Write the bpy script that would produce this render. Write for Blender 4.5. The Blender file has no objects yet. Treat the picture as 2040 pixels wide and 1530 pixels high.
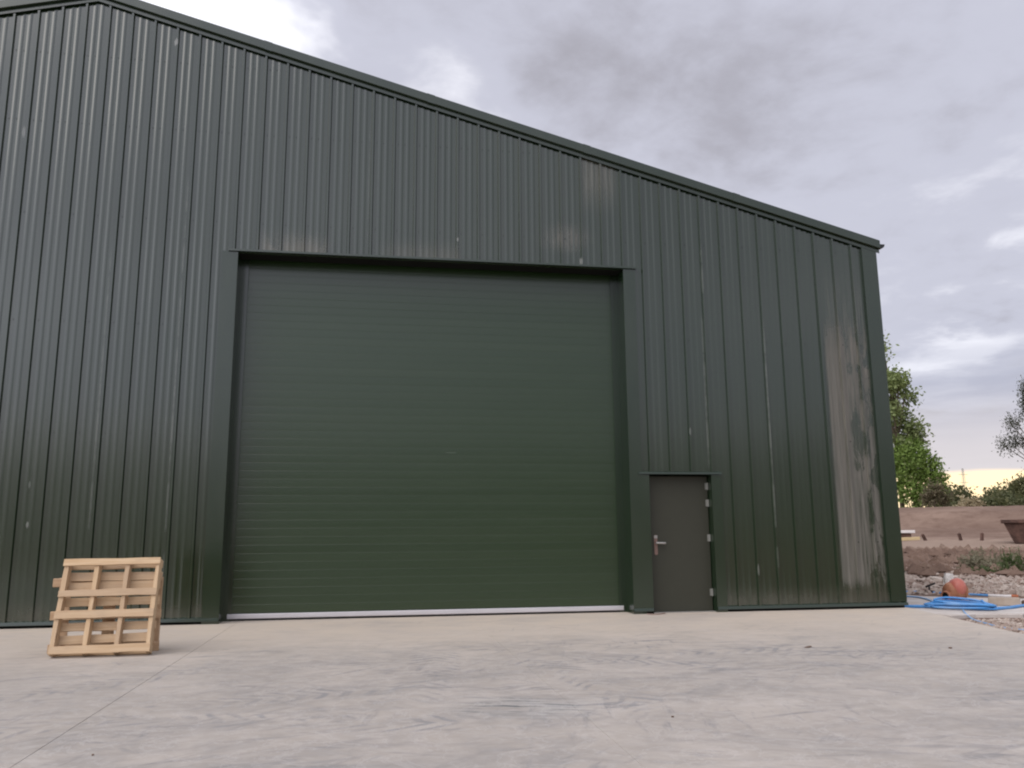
import bpy, math, random
import numpy as np
from mathutils import Matrix, Vector
R = math.radians
SC = bpy.context.scene
COL = SC.collection
random.seed(7)
RNG = np.random.default_rng(11)

# ------------------------------------------------------------------ node helper
class E:
    """tiny expression wrapper round shader sockets"""
    def __init__(s, nt, sock): s.nt, s.k = nt, sock
    def _m(s, op, *a, clamp=False):
        n = s.nt.nodes.new('ShaderNodeMath'); n.operation = op; n.use_clamp = clamp
        for i, v in enumerate(a):
            if isinstance(v, E): s.nt.links.new(v.k, n.inputs[i])
            else: n.inputs[i].default_value = v
        return E(s.nt, n.outputs[0])
    def __add__(s, o): return s._m('ADD', s, o)
    __radd__ = __add__
    def __sub__(s, o): return s._m('SUBTRACT', s, o)
    def __rsub__(s, o): return s._m('SUBTRACT', o, s)
    def __mul__(s, o): return s._m('MULTIPLY', s, o)
    __rmul__ = __mul__
    def __truediv__(s, o): return s._m('DIVIDE', s, o)
    def __rtruediv__(s, o): return s._m('DIVIDE', o, s)
    def abs(s): return s._m('ABSOLUTE', s)
    def sin(s): return s._m('SINE', s)
    def sqrt(s): return s._m('SQRT', s)
    def max(s, o): return s._m('MAXIMUM', s, o)
    def min(s, o): return s._m('MINIMUM', s, o)
    def pow(s, o): return s._m('POWER', s, o)
    def fract(s): return s._m('FRACT', s)
    def clamp(s): return s._m('ADD', s, 0.0, clamp=True)
    def smooth(s, a, b):
        n = s.nt.nodes.new('ShaderNodeMapRange'); n.interpolation_type = 'SMOOTHSTEP'
        s.nt.links.new(s.k, n.inputs[0])
        if a <= b:
            n.inputs[1].default_value = a; n.inputs[2].default_value = b
            n.inputs[3].default_value = 0; n.inputs[4].default_value = 1
        else:
            n.inputs[1].default_value = b; n.inputs[2].default_value = a
            n.inputs[3].default_value = 1; n.inputs[4].default_value = 0
        return E(s.nt, n.outputs[0])
    def band(s, a, b, e0, e1=None):
        return s.smooth(a - e0, a + e0) * s.smooth(b + (e1 or e0), b - (e1 or e0))

def vec(nt, x, y, z):
    n = nt.nodes.new('ShaderNodeCombineXYZ')
    for i, v in enumerate((x, y, z)):
        if isinstance(v, E): nt.links.new(v.k, n.inputs[i])
        else: n.inputs[i].default_value = v
    return E(nt, n.outputs[0])
def sep(v):
    n = v.nt.nodes.new('ShaderNodeSeparateXYZ'); v.nt.links.new(v.k, n.inputs[0])
    return [E(v.nt, o) for o in n.outputs]
def noise(v, scale, detail=3, rough=.55, dist=0.0):
    n = v.nt.nodes.new('ShaderNodeTexNoise'); v.nt.links.new(v.k, n.inputs['Vector'])
    n.inputs['Scale'].default_value = scale; n.inputs['Detail'].default_value = detail
    n.inputs['Roughness'].default_value = rough; n.inputs['Distortion'].default_value = dist
    return E(v.nt, n.outputs[0])
def voro(v, scale, out=0):
    n = v.nt.nodes.new('ShaderNodeTexVoronoi'); v.nt.links.new(v.k, n.inputs['Vector'])
    n.inputs['Scale'].default_value = scale
    return E(v.nt, n.outputs[out])
def mix(f, a, b):
    """colour mix; a, b are E or rgb tuples"""
    nt = f.nt if isinstance(f, E) else a.nt
    n = nt.nodes.new('ShaderNodeMix'); n.data_type = 'RGBA'
    for i, v in ((0, f), (6, a), (7, b)):
        if isinstance(v, E): nt.links.new(v.k, n.inputs[i])
        elif isinstance(v, (tuple, list)): n.inputs[i].default_value = (*v, 1)
        else: n.inputs[i].default_value = v
    return E(nt, n.outputs[2])
def scale_col(c, f):
    nt = f.nt
    n = nt.nodes.new('ShaderNodeVectorMath'); n.operation = 'SCALE'
    if isinstance(c, E): nt.links.new(c.k, n.inputs[0])
    else: n.inputs[0].default_value = c
    nt.links.new(f.k, n.inputs['Scale'])
    return E(nt, n.outputs[0])
def position(nt): 
    n = nt.nodes.new('ShaderNodeNewGeometry'); return E(nt, n.outputs['Position'])
def objco(nt):
    n = nt.nodes.new('ShaderNodeTexCoord'); return E(nt, n.outputs['Object'])
def objrand(nt):
    n = nt.nodes.new('ShaderNodeObjectInfo'); return E(nt, n.outputs['Random'])

def material(name, fn, rough=.7, spec=.5, metal=0.0, bump=.0, bump_dist=.01, ior=None):
    """fn(nt) -> colour | (colour, height) | (colour, height, roughness)"""
    m = bpy.data.materials.new(name); m.use_nodes = True
    nt = m.node_tree; b = nt.nodes['Principled BSDF']
    b.inputs['Roughness'].default_value = rough; b.inputs['Metallic'].default_value = metal
    b.inputs['Specular IOR Level'].default_value = spec
    if ior: b.inputs['IOR'].default_value = ior
    r = fn(nt)
    if not isinstance(r, tuple) or len(r) == 3 and not any(isinstance(q, E) for q in r): r = (r,)
    c = r[0]
    if isinstance(c, E): nt.links.new(c.k, b.inputs['Base Color'])
    else: b.inputs['Base Color'].default_value = (*c, 1)
    if len(r) > 1 and r[1] is not None:
        n = nt.nodes.new('ShaderNodeBump'); n.inputs['Strength'].default_value = bump
        n.inputs['Distance'].default_value = bump_dist
        nt.links.new(r[1].k, n.inputs['Height']); nt.links.new(n.outputs[0], b.inputs['Normal'])
    if len(r) > 2: nt.links.new(r[2].k, b.inputs['Roughness'])
    return m

# ------------------------------------------------------------------ camera
CAM = (0.0, -12.395, 1.181)
cd = bpy.data.cameras.new('camera'); cam = bpy.data.objects.new('camera', cd); COL.objects.link(cam)
def cam_axes(p, y, r):
    fw = Vector((math.sin(y)*math.cos(p), math.cos(y)*math.cos(p), math.sin(p)))
    rt = Vector((math.cos(y), -math.sin(y), 0)); up = rt.cross(fw)
    c, s = math.cos(r), math.sin(r)
    return c*rt + s*up, -s*rt + c*up, fw
a_, b_, c_ = cam_axes(.1784, .1633, -.0077)
mw = Matrix((a_, b_, -c_)).transposed().to_4x4(); mw.translation = CAM
cam.matrix_world = mw
cd.sensor_width = 36; cd.lens = 1661.9 * 36 / 2040
cd.clip_start = .05; cd.clip_end = 6000
SC.camera = cam

# ------------------------------------------------------------------ sky, sun, exposure
SUN_AZ, SUN_EL = R(232), R(48)        # compass azimuth measured from +Y towards +X
SUN_DIR = Vector((math.sin(SUN_AZ)*math.cos(SUN_EL), math.cos(SUN_AZ)*math.cos(SUN_EL), math.sin(SUN_EL)))
W = bpy.data.worlds.new('World'); SC.world = W; W.use_nodes = True
def build_sky():
    nt = W.node_tree
    bg = nt.nodes['Background']; bg.inputs['Strength'].default_value = .1
    sk = nt.nodes.new('ShaderNodeTexSky'); sk.sky_type = 'NISHITA'; sk.sun_disc = False
    sk.sun_elevation = SUN_EL; sk.sun_rotation = SUN_AZ
    tc = nt.nodes.new('ShaderNodeTexCoord'); D = E(nt, tc.outputs['Generated'])
    x, y, z = sep(D)
    zc = z.max(0.0)
    k = 1.0 / (zc + .16)
    P = vec(nt, x*k, y*k, 0.0)
    n1 = noise(P, 1.15, 7, .56, .35)
    n2 = noise(P, 3.1, 6, .6, .25)
    n3 = noise(P, .45, 3, .5)
    n4 = noise(P, 8.0, 5, .6, .4)
    # slow warp of the direction so that the big cloud masses have torn edges
    wx = noise(P, 1.7, 5, .6) - .5; wz = noise(vec(nt, x*k+7.3, y*k-2.1, 3.0), 1.7, 5, .6) - .5
    def blob(az, el, r0, r1, sx=1.0):
        dx = math.sin(R(az))*math.cos(R(el)); dy = math.cos(R(az))*math.cos(R(el)); dz = math.sin(R(el))
        ex = (x - dx + wx*.30) / sx; ey = (y - dy) / sx; ez = z - dz + wz*.22
        return (ex*ex + ey*ey + ez*ez).sqrt().smooth(r1, r0)
    dark = blob(10, 33, .04, .24, 1.5) + blob(22, 27, .02, .17, 1.3) + blob(-2, 31, .0, .16, 1.3)*.6 + blob(24, 35, .03, .22, 1.6)*.2
    dark = dark + blob(37, 14.5, .0, .10, 2.2)*.75 + blob(39.5, 20, .0, .13, 1.8)*.65 + blob(39, 9, .0, .05, 3.0)*.30
    light = blob(-11.5, 32.0, .03, .12, 1.15)*1.1 + blob(4, 29.0, .0, .10, 1.2)*.7 + blob(17.5, 23.3, .0, .09, 1.6)*.55
    light = light + blob(38, 11.8, .0, .06, 1.9)*.75 + blob(42, 17.5, .0, .06, 1.5)*.5 + blob(41, 24, .02, .18, 1.5)*.25
    V = .605 + (n1-.5)*1.35 + (n2-.5)*.80 + (n4-.5)*.30 + (n3-.5)*.3 - dark.min(1.3)*.235 + light*.56
    # cloud grey to lit cloud
    c = mix(V.smooth(.05, .52), (.388, .378, .425), (.565, .57, .66))
    c = mix(V.smooth(.52, .98), c, (.92, .92, .99))
    # long flat streaks and a pale pink veil low down
    st = noise(vec(nt, x*2.2, y*2.2, z*26), 1.6, 5, .55, .3)
    low = z.smooth(.26, .10)
    c = mix(low*(st*.6+n2*.4).smooth(.40, .62)*.9, c, (.40, .41, .51))
    c = mix(z.smooth(.165, .075)*.85, c, (.72, .665, .68))
    # gap under the cloud deck above the sunset horizon
    west = (x*math.sin(R(38)) + y*math.cos(R(38))).smooth(.2, .95)
    edge = z + (st-.5)*.012
    c = mix(edge.smooth(.064, .056)*west, c, (1.45, 1.12, .68))
    c = mix(z.smooth(.0, -.02), c, (.30, .27, .24))
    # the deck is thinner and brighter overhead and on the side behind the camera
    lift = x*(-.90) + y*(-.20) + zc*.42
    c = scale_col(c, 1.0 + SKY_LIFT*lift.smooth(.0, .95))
    # 10x because the strength is .1; a touch of the clear sky above shows through the deck
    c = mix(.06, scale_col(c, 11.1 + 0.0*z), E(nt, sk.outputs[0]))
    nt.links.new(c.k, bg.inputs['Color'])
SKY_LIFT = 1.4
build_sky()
sd = bpy.data.lights.new('sun', 'SUN'); sun = bpy.data.objects.new('sun', sd); COL.objects.link(sun)
sd.energy = 1.32; sd.angle = R(55); sd.color = (1, .93, .82)
sun.rotation_euler = (-SUN_DIR).to_track_quat('-Z', 'Y').to_euler(); sun.location = (-10, -20, 30)
SC.view_settings.view_transform = 'Standard'; SC.view_settings.look = 'None'
SC.view_settings.gamma = 1; SC.view_settings.use_curve_mapping = False
SC.view_settings.exposure = 0
SC.cycles.pixel_filter_type = 'BLACKMAN_HARRIS'; SC.cycles.filter_width = 2.1
SC.cycles.max_bounces = 6; SC.cycles.diffuse_bounces = 3; SC.cycles.glossy_bounces = 3
SC.cycles.use_denoising = True

# ------------------------------------------------------------------ mesh helper
class MB:
    def __init__(s): s.v = []; s.f = []
    def add(s, vs, fs):
        o = len(s.v); s.v += [tuple(q) for q in vs]; s.f += [tuple(i+o for i in q) for q in fs]; return s
    def box(s, x0, x1, y0, y1, z0, z1, M=None):
        vs = [Vector(q) for q in ((x0,y0,z0),(x1,y0,z0),(x1,y1,z0),(x0,y1,z0),(x0,y0,z1),(x1,y0,z1),(x1,y1,z1),(x0,y1,z1))]
        if M: vs = [M @ q for q in vs]
        return s.add(vs, [(0,3,2,1),(4,5,6,7),(0,1,5,4),(1,2,6,5),(2,3,7,6),(3,0,4,7)])
    def quad(s, a, b, c, d): return s.add([a, b, c, d], [(0,1,2,3)])
    def prism(s, pts, axis, a, b):
        """closed polygon pts (2D) extruded along axis from a to b"""
        n = len(pts)
        def P(p, t): return {'x': (t, p[0], p[1]), 'y': (p[0], t, p[1]), 'z': (p[0], p[1], t)}[axis]
        return s.add([P(p, a) for p in pts] + [P(p, b) for p in pts],
                     [tuple(range(n))[::-1], tuple(range(n, 2*n))] + [(i, (i+1) % n, n+(i+1) % n, n+i) for i in range(n)])
    def tube(s, path, r, seg=10, cap=True):
        path = [Vector(p) for p in path]; n = len(path)
        rs = r if isinstance(r, (list, tuple)) else [r]*n
        o = len(s.v); up = Vector((0, 0, 1))
        for i, p in enumerate(path):
            t = (path[min(i+1, n-1)] - path[max(i-1, 0)]).normalized()
            u = t.cross(up)
            if u.length < 1e-3: u = t.cross(Vector((1, 0, 0)))
            u.normalize(); w = u.cross(t)
            for k in range(seg):
                a = 2*math.pi*k/seg
                s.v.append(tuple(p + (u*math.cos(a) + w*math.sin(a))*rs[i]))
        for i in range(n-1):
            for k in range(seg):
                s.f.append((o+i*seg+k, o+i*seg+(k+1) % seg, o+(i+1)*seg+(k+1) % seg, o+(i+1)*seg+k))
        if cap:
            s.f.append(tuple(o+k for k in range(seg))[::-1]); s.f.append(tuple(o+(n-1)*seg+k for k in range(seg)))
        return s
    def lathe(s, prof, M=None, seg=20):
        """prof: (axial, radius) pairs, axis x"""
        o = len(s.v)
        for a, r in prof:
            for k in range(seg):
                t = 2*math.pi*k/seg; q = Vector((a, r*math.cos(t), r*math.sin(t)))
                s.v.append(tuple(M @ q if M else q))
        for i in range(len(prof)-1):
            for k in range(seg):
                s.f.append((o+i*seg+k, o+i*seg+(k+1) % seg, o+(i+1)*seg+(k+1) % seg, o+(i+1)*seg+k))
        return s
    def mesh(s, name, mat, smooth=False):
        me = bpy.data.meshes.new(name); me.from_pydata(s.v, [], s.f); me.update()
        if mat: me.materials.append(mat)
        if smooth: me.polygons.foreach_set('use_smooth', [True]*len(me.polygons))
        return me
    def build(s, name, mat, parent=None, smooth=False, bevel=0, loc=None):
        o = bpy.data.objects.new(name, s.mesh(name, mat, smooth)); COL.objects.link(o)
        if parent: o.parent = parent
        if loc: o.location = loc
        if bevel:
            md = o.modifiers.new('bevel', 'BEVEL'); md.width = bevel; md.segments = 2; md.limit_method = 'ANGLE'
        return o
def tag(o, label=None, cat=None, group=None, kind=None):
    if label: o['label'] = label
    if cat: o['category'] = cat
    if group: o['group'] = group
    if kind: o['kind'] = kind
    return o
def empty(name, loc, label, cat, group=None, rot=(0, 0, 0)):
    o = bpy.data.objects.new(name, None); COL.objects.link(o); o.location = loc; o.rotation_euler = rot
    o.empty_display_size = .2
    return tag(o, label, cat, group)
def smooth_path(pts, n=8):
    pts = [Vector(p) for p in pts]; out = []
    for i in range(len(pts)-1):
        p0 = pts[max(i-1, 0)]; p1 = pts[i]; p2 = pts[i+1]; p3 = pts[min(i+2, len(pts)-1)]
        for k in range(n):
            t = k/n
            out.append(.5*((2*p1) + (p2-p0)*t + (2*p0-5*p1+4*p2-p3)*t*t + (3*p1-p0-3*p2+p3)*t**3))
    return out + [pts[-1]]

# ------------------------------------------------------------------ materials
GREEN = (.036, .052, .040)
def clad(nt):
    p = position(nt); x, y, z = sep(p)
    col = GREEN
    streak = noise(vec(nt, x*14, y*2, z*.22), 1.0, 4, .6)
    soft = noise(vec(nt, x*.8, y, z*.5), 1.0, 4, .55)
    rnd = objrand(nt)
    c = mix((streak*.55 + soft*.45).smooth(.30, .75), (.0080, .0215, .0070), (.0140, .0275, .0115))
    c = mix(rnd*.35, c, (.016, .0275, .0135))
    fine = noise(vec(nt, x*30, y*5, z*1.1), 1.0, 5, .65)
    blot = noise(vec(nt, x*5, y, z*1.7), 1.0, 5, .6, .4)
    # dusty wiped band near the right corner, broken up lengthwise
    top = z + (blot-.5)*.9
    band = (x + (fine-.5)*.06).band(7.27, 8.02, .035) * top.smooth(4.75, 4.05) * (z + (fine-.5)*.30 + (blot-.5)*.2).smooth(.28, .50)
    holes = blot.smooth(.60, .50) * (.35 + .65*fine.smooth(.30, .62))
    inner = x.smooth(7.58, 7.66)
    band = band * (1.0 - inner*(1.0 - holes)) * (.72 + .28*fine.smooth(.3, .7))
    faint = x.band(7.3, 8.0, .06) * z.band(.09, 5.2, .02, .6) * fine.smooth(.35, .75) * .40
    # splash of pale dust above the big door, right of centre
    dx = (x - 2.92 + (blot-.5)*.35) / .42; dz = (z - 5.84 + (fine-.5)*.25) / .24
    ribs = noise(vec(nt, x*24, 0.0, z*.5), 1.0, 2, .5).smooth(.35, .60)
    splash = (dx*dx + dz*dz).sqrt().smooth(1.35, .15) * (.15 + .85*ribs) * (.35 + .65*blot.smooth(.38, .62)) * .75
    drip = (x - 3.17).abs().smooth(.028, .008) * z.band(5.40, 5.50, .03) * .4
    # weathered sheet just under the verge
    bei = x.band(3.21, 3.76, .02, .10) * z.smooth(6.15, 6.9) * (.4 + .6*fine.smooth(.35, .7)) * .52
    # dirt collecting above the head flashing
    hd = x.band(-1.75, -.75, .12) * (z + (fine-.5)*.35).smooth(5.80, 5.37) * blot.smooth(.3, .55) * .55
    hd = hd + x.band(.1, 1.24, .25, .02) * (z + (fine-.5)*.3).smooth(5.75, 5.36) * .30
    # rubbed side laps
    ln = noise(vec(nt, 0.0, 0.0, z*1.3), 1.0, 4, .6)
    lap = 0.0*x
    for X0, w, a, z0, z1 in ((-3.855, .018, .42, 1.2, 5.2), (-2.855, .018, .50, .6, 6.3), (5.155, .022, .42, 2.1, 4.6), (5.185, .02, .50, 4.9, 5.9), (6.19, .022, .50, .7, 4.4), (-.19, .012, .25, 5.5, 7.5), (1.215, .012, .22, 5.4, 7.2)):
        lap = lap + (x - X0).abs().smooth(w, w*.4) * z.band(z0, z1, .3) * ln.smooth(.36, .60) * a
    # droppings and scuffs
    sp = 0.0*x
    for X0, Z0, rx, rz, a in ((-3.16, 8.68, .035, .07, .8), (-5.19, 7.05, .03, .10, .4), (1.20, 5.71, .02, .035, .7), (-4.64, 1.36, .02, .05, .5), (-4.66, 1.9, .015, .06, .3), (4.86, 2.75, .02, .07, .3), (5.86, .62, .02, .10, .35)):
        ex = (x-X0)/rx; ez = (z-Z0)/rz
        sp = sp + (ex*ex+ez*ez).sqrt().smooth(1.2, .4)*a
    c = mix((bei + hd).clamp(), c, (.140, .130, .098))
    c = mix((band*.80 + faint + splash).clamp(), c, (.128, .119, .096))
    c = mix((lap*.8).clamp(), c, (.20, .21, .19))
    # rain splash up the foot of the wall
    foot = (z + (fine-.5)*.22).smooth(.42, .08) * (.3+.7*blot.smooth(.35, .6))
    c = mix(foot*.28, c, (.16, .14, .115))
    c = mix((drip + sp*.6).clamp(), c, (.45, .45, .43))
    dustiness = (band + splash + bei + hd).clamp()
    rough = .125 + streak*.07 + dustiness*.35
    return c, blot, rough
M_CLAD = material('green_coated_sheet', clad, .38, .5, bump=.05, bump_dist=.01, ior=1.85)
def flash(nt):
    p = position(nt); x, y, z = sep(p)
    n = noise(vec(nt, x*3, y*3, z*.8), 1.0, 5, .6)
    return mix(n.smooth(.3, .75), (.0085, .0225, .0085), (.0145, .0285, .0130)), n, .16 + n*.1
M_FLASH = material('green_flashing', flash, .4, .5, bump=.05, bump_dist=.01, ior=1.75)
def slatm(nt):
    p = position(nt); x, y, z = sep(p); r = objrand(nt)
    n = noise(vec(nt, x*.6, y, z*9), 1.0, 5, .6)
    g = noise(vec(nt, x*60, y*60, z*60), 1.0, 2, .6)
    c = mix((n*.7 + r*.3).smooth(.25, .8), (.0110, .0315, .0075), (.0160, .037, .0115))
    wear = (z-2.42).abs().smooth(.012, .004) * x.band(1.06, 1.22, .03) * n.smooth(.3, .5)
    return mix(wear*.3, c, (.16, .18, .16)), g, .20 + n*.08
M_SLAT = material('green_door_slat', slatm, .48, .5, bump=.05, bump_dist=.003, ior=1.7)
M_DARK = material('dark_recess', lambda nt: (.012, .013, .012), .9, .1)
def alum(nt):
    p = position(nt); x, y, z = sep(p); n = noise(vec(nt, x*2, y, z*30), 1.0, 4, .6)
    return mix(n, (.50, .49, .51), (.66, .64, .66)), n, .42 + n*.15
M_ALU = material('brushed_aluminium', alum, .5, .5, metal=.25, bump=.02)
M_RUB = material('black_rubber', lambda nt: (.02, .02, .021), .8, .3)
M_GUT = material('black_plastic_gutter', lambda nt: (.016, .018, .019), .45, .5)
def leafdoor(nt):
    n = noise(position(nt), 6, 4, .6)
    return mix(n, (.0345, .0355, .024), (.043, .0435, .030)), n
M_LEAF = material('grey_brown_steel_door', leafdoor, .55, .4, bump=.02)
M_STEEL = material('satin_steel', lambda nt: mix(noise(position(nt), 40, 3), (.34, .33, .31), (.46, .45, .42)), .38, .5, metal=.6)
M_HINGE = material('dull_zinc', lambda nt: mix(noise(position(nt), 40, 3), (.20, .20, .18), (.30, .30, .27)), .5, .5, metal=.3)
M_COPPER = material('reddish_film_on_plate', lambda nt: mix(noise(position(nt), 30, 3), (.17, .10, .08), (.26, .17, .14)), .5, .5)

def conc(nt):
    p = position(nt); x, y, z = sep(p)
    big = noise(p, .35, 5, .6); mid = noise(p, 1.3, 6, .62, .3); fine = noise(p, 9, 6, .65); grit = noise(p, 70, 3, .6)
    near = (y + (big-.5)*4.5 + (mid-.5)*3.0).smooth(-5.2, -.6)               # dusty beige along the building
    c = mix(near, (.370, .328, .286), (.605, .512, .412))
    c = mix(mid.smooth(.35, .7)*.5, c, (.48, .425, .375))
    c = mix(big.smooth(.48, .70)*.30, c, (.375, .335, .305))
    yard = (y + (big-.5)*3.5 + (mid-.5)*2.5).smooth(-1.5, -4.0) * (x + (mid-.5)*1.5).smooth(-4.3, -1.6)
    yard = yard * (1.0 - .6*x.smooth(4.8, 7.0))
    # broad cloudy soiling, stretched along the wheel tracks
    m1 = noise(vec(nt, x*.9, y*1.5, 4.0), 1.0, 6, .62, .8); m2 = noise(vec(nt, x*1.9, y*2.7, 8.0), 1.0, 6, .62, 1.5)
    soil_ = m1.smooth(.42, .66)*.55 + m2.smooth(.45, .68)*.55
    c = mix((soil_*(.15+.85*yard)*.72).clamp(), c, (.265, .246, .228))
    lite = m2.smooth(.46, .30)*yard
    c = mix(lite*.22, c, (.50, .46, .415))
    # smears dragged along several headings
    sm = 0.0*x
    for ang, sx, sy, thr, off in ((14, 1.4, 9.0, .57, 0), (-26, 1.7, 12.0, .59, 5), (48, 1.5, 9.0, .60, 11), (-8, 1.0, 7.0, .57, 3), (78, 1.8, 10.0, .61, 17), (-55, 1.6, 9.0, .61, 23)):
        ca, sa = math.cos(R(ang)), math.sin(R(ang))
        u = x*ca + y*sa; v = y*ca - x*sa
        nn = noise(vec(nt, u*sx+off, v*sy, off), 1.0, 5, .62, .25)
        gate = noise(vec(nt, x*.8+off*3.1, y*.8, off), 1.0, 3, .5).smooth(.44, .60)
        sm = sm + gate*nn.smooth(thr-.05, thr+.09)
    patch = noise(p, .75, 4, .55).smooth(.40, .62)
    smear = (sm*.42*(.45+.55*patch)).clamp() * (.30 + .70*yard)
    # lug marks left by tractor tyres: chevrons along bent tracks
    lug = 0.0*x
    for px, py, ang, bend, hw, pitch, sl in ((.55, -4.6, 82, .05, .26, .17, 1.0), (-1.2, -5.9, 25, -.08, .25, .18, .9), (1.75, -5.3, 100, .06, .25, .18, 1.1), (3.2, -5.0, -20, .10, .27, .18, 1.0), (-.4, -6.6, -14, .07, .27, .19, 1.1), (3.6, -4.0, 8, -.05, .25, .18, .9), (5.2, -4.6, -16, .04, .24, .18, 1.0), (-2.6, -5.2, 40, .05, .25, .18, 1.0)):
        ca, sa = math.cos(R(ang)), math.sin(R(ang))
        u = (x-px)*ca + (y-py)*sa; v = (y-py)*ca - (x-px)*sa
        v = v - u*u*bend + (mid-.5)*.16
        stripe = ((u + v.abs()*sl + (mid-.5)*.34) * (2*math.pi/pitch)).sin().smooth(-.1, .9)
        lug = lug + stripe * v.abs().smooth(hw, hw*.7) * u.abs().smooth(2.1, .7)
    lug = lug.clamp() * noise(p, 1.9, 5, .65).smooth(.40, .60) * fine.smooth(.25, .52)
    c = mix((smear*1.75).clamp(), c, (.215, .206, .202))
    c = mix(lug*.85, c, (.20, .197, .20))
    # grey-green scuff in the middle of the yard
    dx = (x-1.05)/.55; dy = (y+6.35)/.42
    scuff = (dx*dx+dy*dy).sqrt().smooth(1.3, .2)
    c = mix(scuff*mid.smooth(.35, .6)*.35, c, (.33, .35, .355))
    us = x*.94 + y*(-.34); vs = y*.94 + x*.34
    sc2 = noise(vec(nt, us*2.2, vs*17, 1.0), 1.0, 4, .6).smooth(.52, .64)
    c = mix(scuff*sc2*.95, c, (.07, .082, .085))
    # tan mud stains to the right and thin pale rims
    tan = noise(vec(nt, x*1.0+4, y*1.6, 9.0), 1.0, 5, .6).smooth(.60, .72) * x.smooth(2.5, 5.0) * y.smooth(-6.5, -4.0)
    c = mix(tan*.30, c, (.40, .30, .24))
    spot = noise(p, 5.5, 3, .5).smooth(.735, .79)
    c = mix(spot*.5, c, (.22, .18, .16))
    pale = noise(p, 2.6, 6, .66, .6)
    c = mix((pale-.5).abs().smooth(.02, .004)*yard*.18, c, (.60, .57, .55))
    c = mix(grit.smooth(.3, .8)*.14, c, (.30, .28, .27))
    c = mix(fine.smooth(.35, .75)*.18, c, (.56, .53, .51))
    h = fine*.5 + grit*.35 + mid*.4
    return c, h, .72 + mid*.18
M_CONC = material('yard_concrete', conc, .8, .35, bump=.12, bump_dist=.004)
def conc2(nt):
    p = position(nt); n = noise(p, 2.2, 6, .62); f = noise(p, 22, 4, .6)
    c = mix(n.smooth(.35, .7), (.50, .445, .40), (.60, .56, .525))
    return mix(f.smooth(.5, .8)*.3, c, (.34, .30, .27)), f
M_CONC2 = material('pale_concrete', conc2, .85, .3, bump=.2, bump_dist=.005)
def soil(nt):
    p = position(nt); x, y, z = sep(p)
    n = noise(p, .22, 6, .62); m = noise(p, 1.4, 7, .65); f = noise(p, 7.0, 6, .7)
    c = mix(n.smooth(.35, .65), (.180, .122, .094), (.250, .176, .136))
    c = mix(m.smooth(.42, .72)*.75, c, (.13, .082, .062))
    c = mix(f.smooth(.55, .8)*.5, c, (.40, .32, .26))
    r = ((x-CAM[0])*(x-CAM[0]) + (y-CAM[1])*(y-CAM[1])).sqrt()
    c = mix((r + (m-.5)*6.0).band(33.5, 43.0, 2.0)*.65, c, (.33, .25, .195))
    c = mix(r.smooth(66, 90)*n.smooth(.2, .5), c, (.16, .17, .06))
    return c, m*.6+f*.5
M_SOIL = material('pinkish_brown_soil', soil, .95, .1, bump=.7, bump_dist=.08)
def gravelm(nt):
    n = objco(nt); r = voro(n, 9, 1); q, _, _ = sep(r)
    k = noise(n, 3, 4)
    c = mix(q, (.30, .225, .185), (.50, .43, .375))
    return mix(k.smooth(.55, .75)*.5, c, (.22, .16, .13))
M_GRAV = material('crushed_stone', gravelm, .9, .2)
def rockm(a, b):
    def fn(nt):
        n = noise(objco(nt), 6, 5, .6); return mix(n.smooth(.3, .7), a, b), n
    return fn
M_ROCKP = material('pale_stone', rockm((.42, .35, .30), (.60, .53, .47)), .9, .2, bump=.4)
M_ROCKW = material('white_stone', rockm((.58, .54, .50), (.74, .70, .66)), .9, .2, bump=.3)
M_ROCKB = material('brown_clod', rockm((.10, .068, .052), (.18, .125, .095)), .95, .1, bump=.5)
M_BLOCK = material('tan_concrete_block', rockm((.36, .29, .23), (.44, .365, .30)), .9, .2, bump=.3)
def wood(a, b, k):
    def fn(nt):
        o = objco(nt); x, y, z = sep(o); rd = objrand(nt)
        g = noise(vec(nt, x*1.6 + rd*31.0, y*38, z*38 + rd*17.0), 1.0, 4, .6, .6)
        t = noise(vec(nt, x*2.2 + rd*11.0, y*5, z*5 + rd*5.0), 1.0, 4, .6)
        c = mix(g.smooth(.3, .75), a, b)
        c = mix((rd*.55 + t.smooth(.45, .75)*.45), c, k)
        kn = voro(vec(nt, x*1.5 + rd*9.0, y*6 + rd*3.0, z*7 + rd*7.0), 1.5).smooth(.13, .05)
        return mix(kn*.75, c, (.13, .06, .03)), g
    return fn
M_WOOD = material('raw_pine', wood((.55, .375, .215), (.67, .50, .32), (.40, .29, .20)), .75, .25, bump=.15, bump_dist=.002)
M_WOOD2 = material('weathered_pine', wood((.46, .30, .18), (.58, .41, .26), (.40, .28, .19)), .8, .2, bump=.15, bump_dist=.002)
M_PLANK = material('yellowish_timber', wood((.62, .47, .25), (.70, .56, .33), (.55, .43, .25)), .8, .2)
def pipe(nt):
    n = noise(position(nt), 6, 4, .6); n2 = noise(position(nt), 2.3, 5, .65)
    c = mix(n.smooth(.4, .8)*.5, (.060, .26, .60), (.12, .33, .62)); return mix(n2.smooth(.42, .70)*.45, c, (.30, .40, .52)), n, .42+n*.1
M_BLUE = material('blue_water_pipe', pipe, .4, .5)
M_BLUE2 = material('pale_blue_pipe', lambda nt: mix(noise(position(nt), 5, 3), (.17, .36, .64), (.28, .44, .66)), .5, .4)
M_WHITEP = material('dusty_white_plastic', lambda nt: mix(noise(position(nt), 6, 4), (.62, .58, .56), (.78, .75, .73)), .5, .4)
M_ORANGE = material('orange_pipe_plug', lambda nt: mix(noise(position(nt), 9, 4), (.36, .11, .05), (.46, .16, .08)), .6, .3)
def clay(nt):
    n = noise(objco(nt), 5, 5, .6); return mix(n.smooth(.3, .7), (.33, .13, .065), (.46, .215, .125)), n
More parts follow.
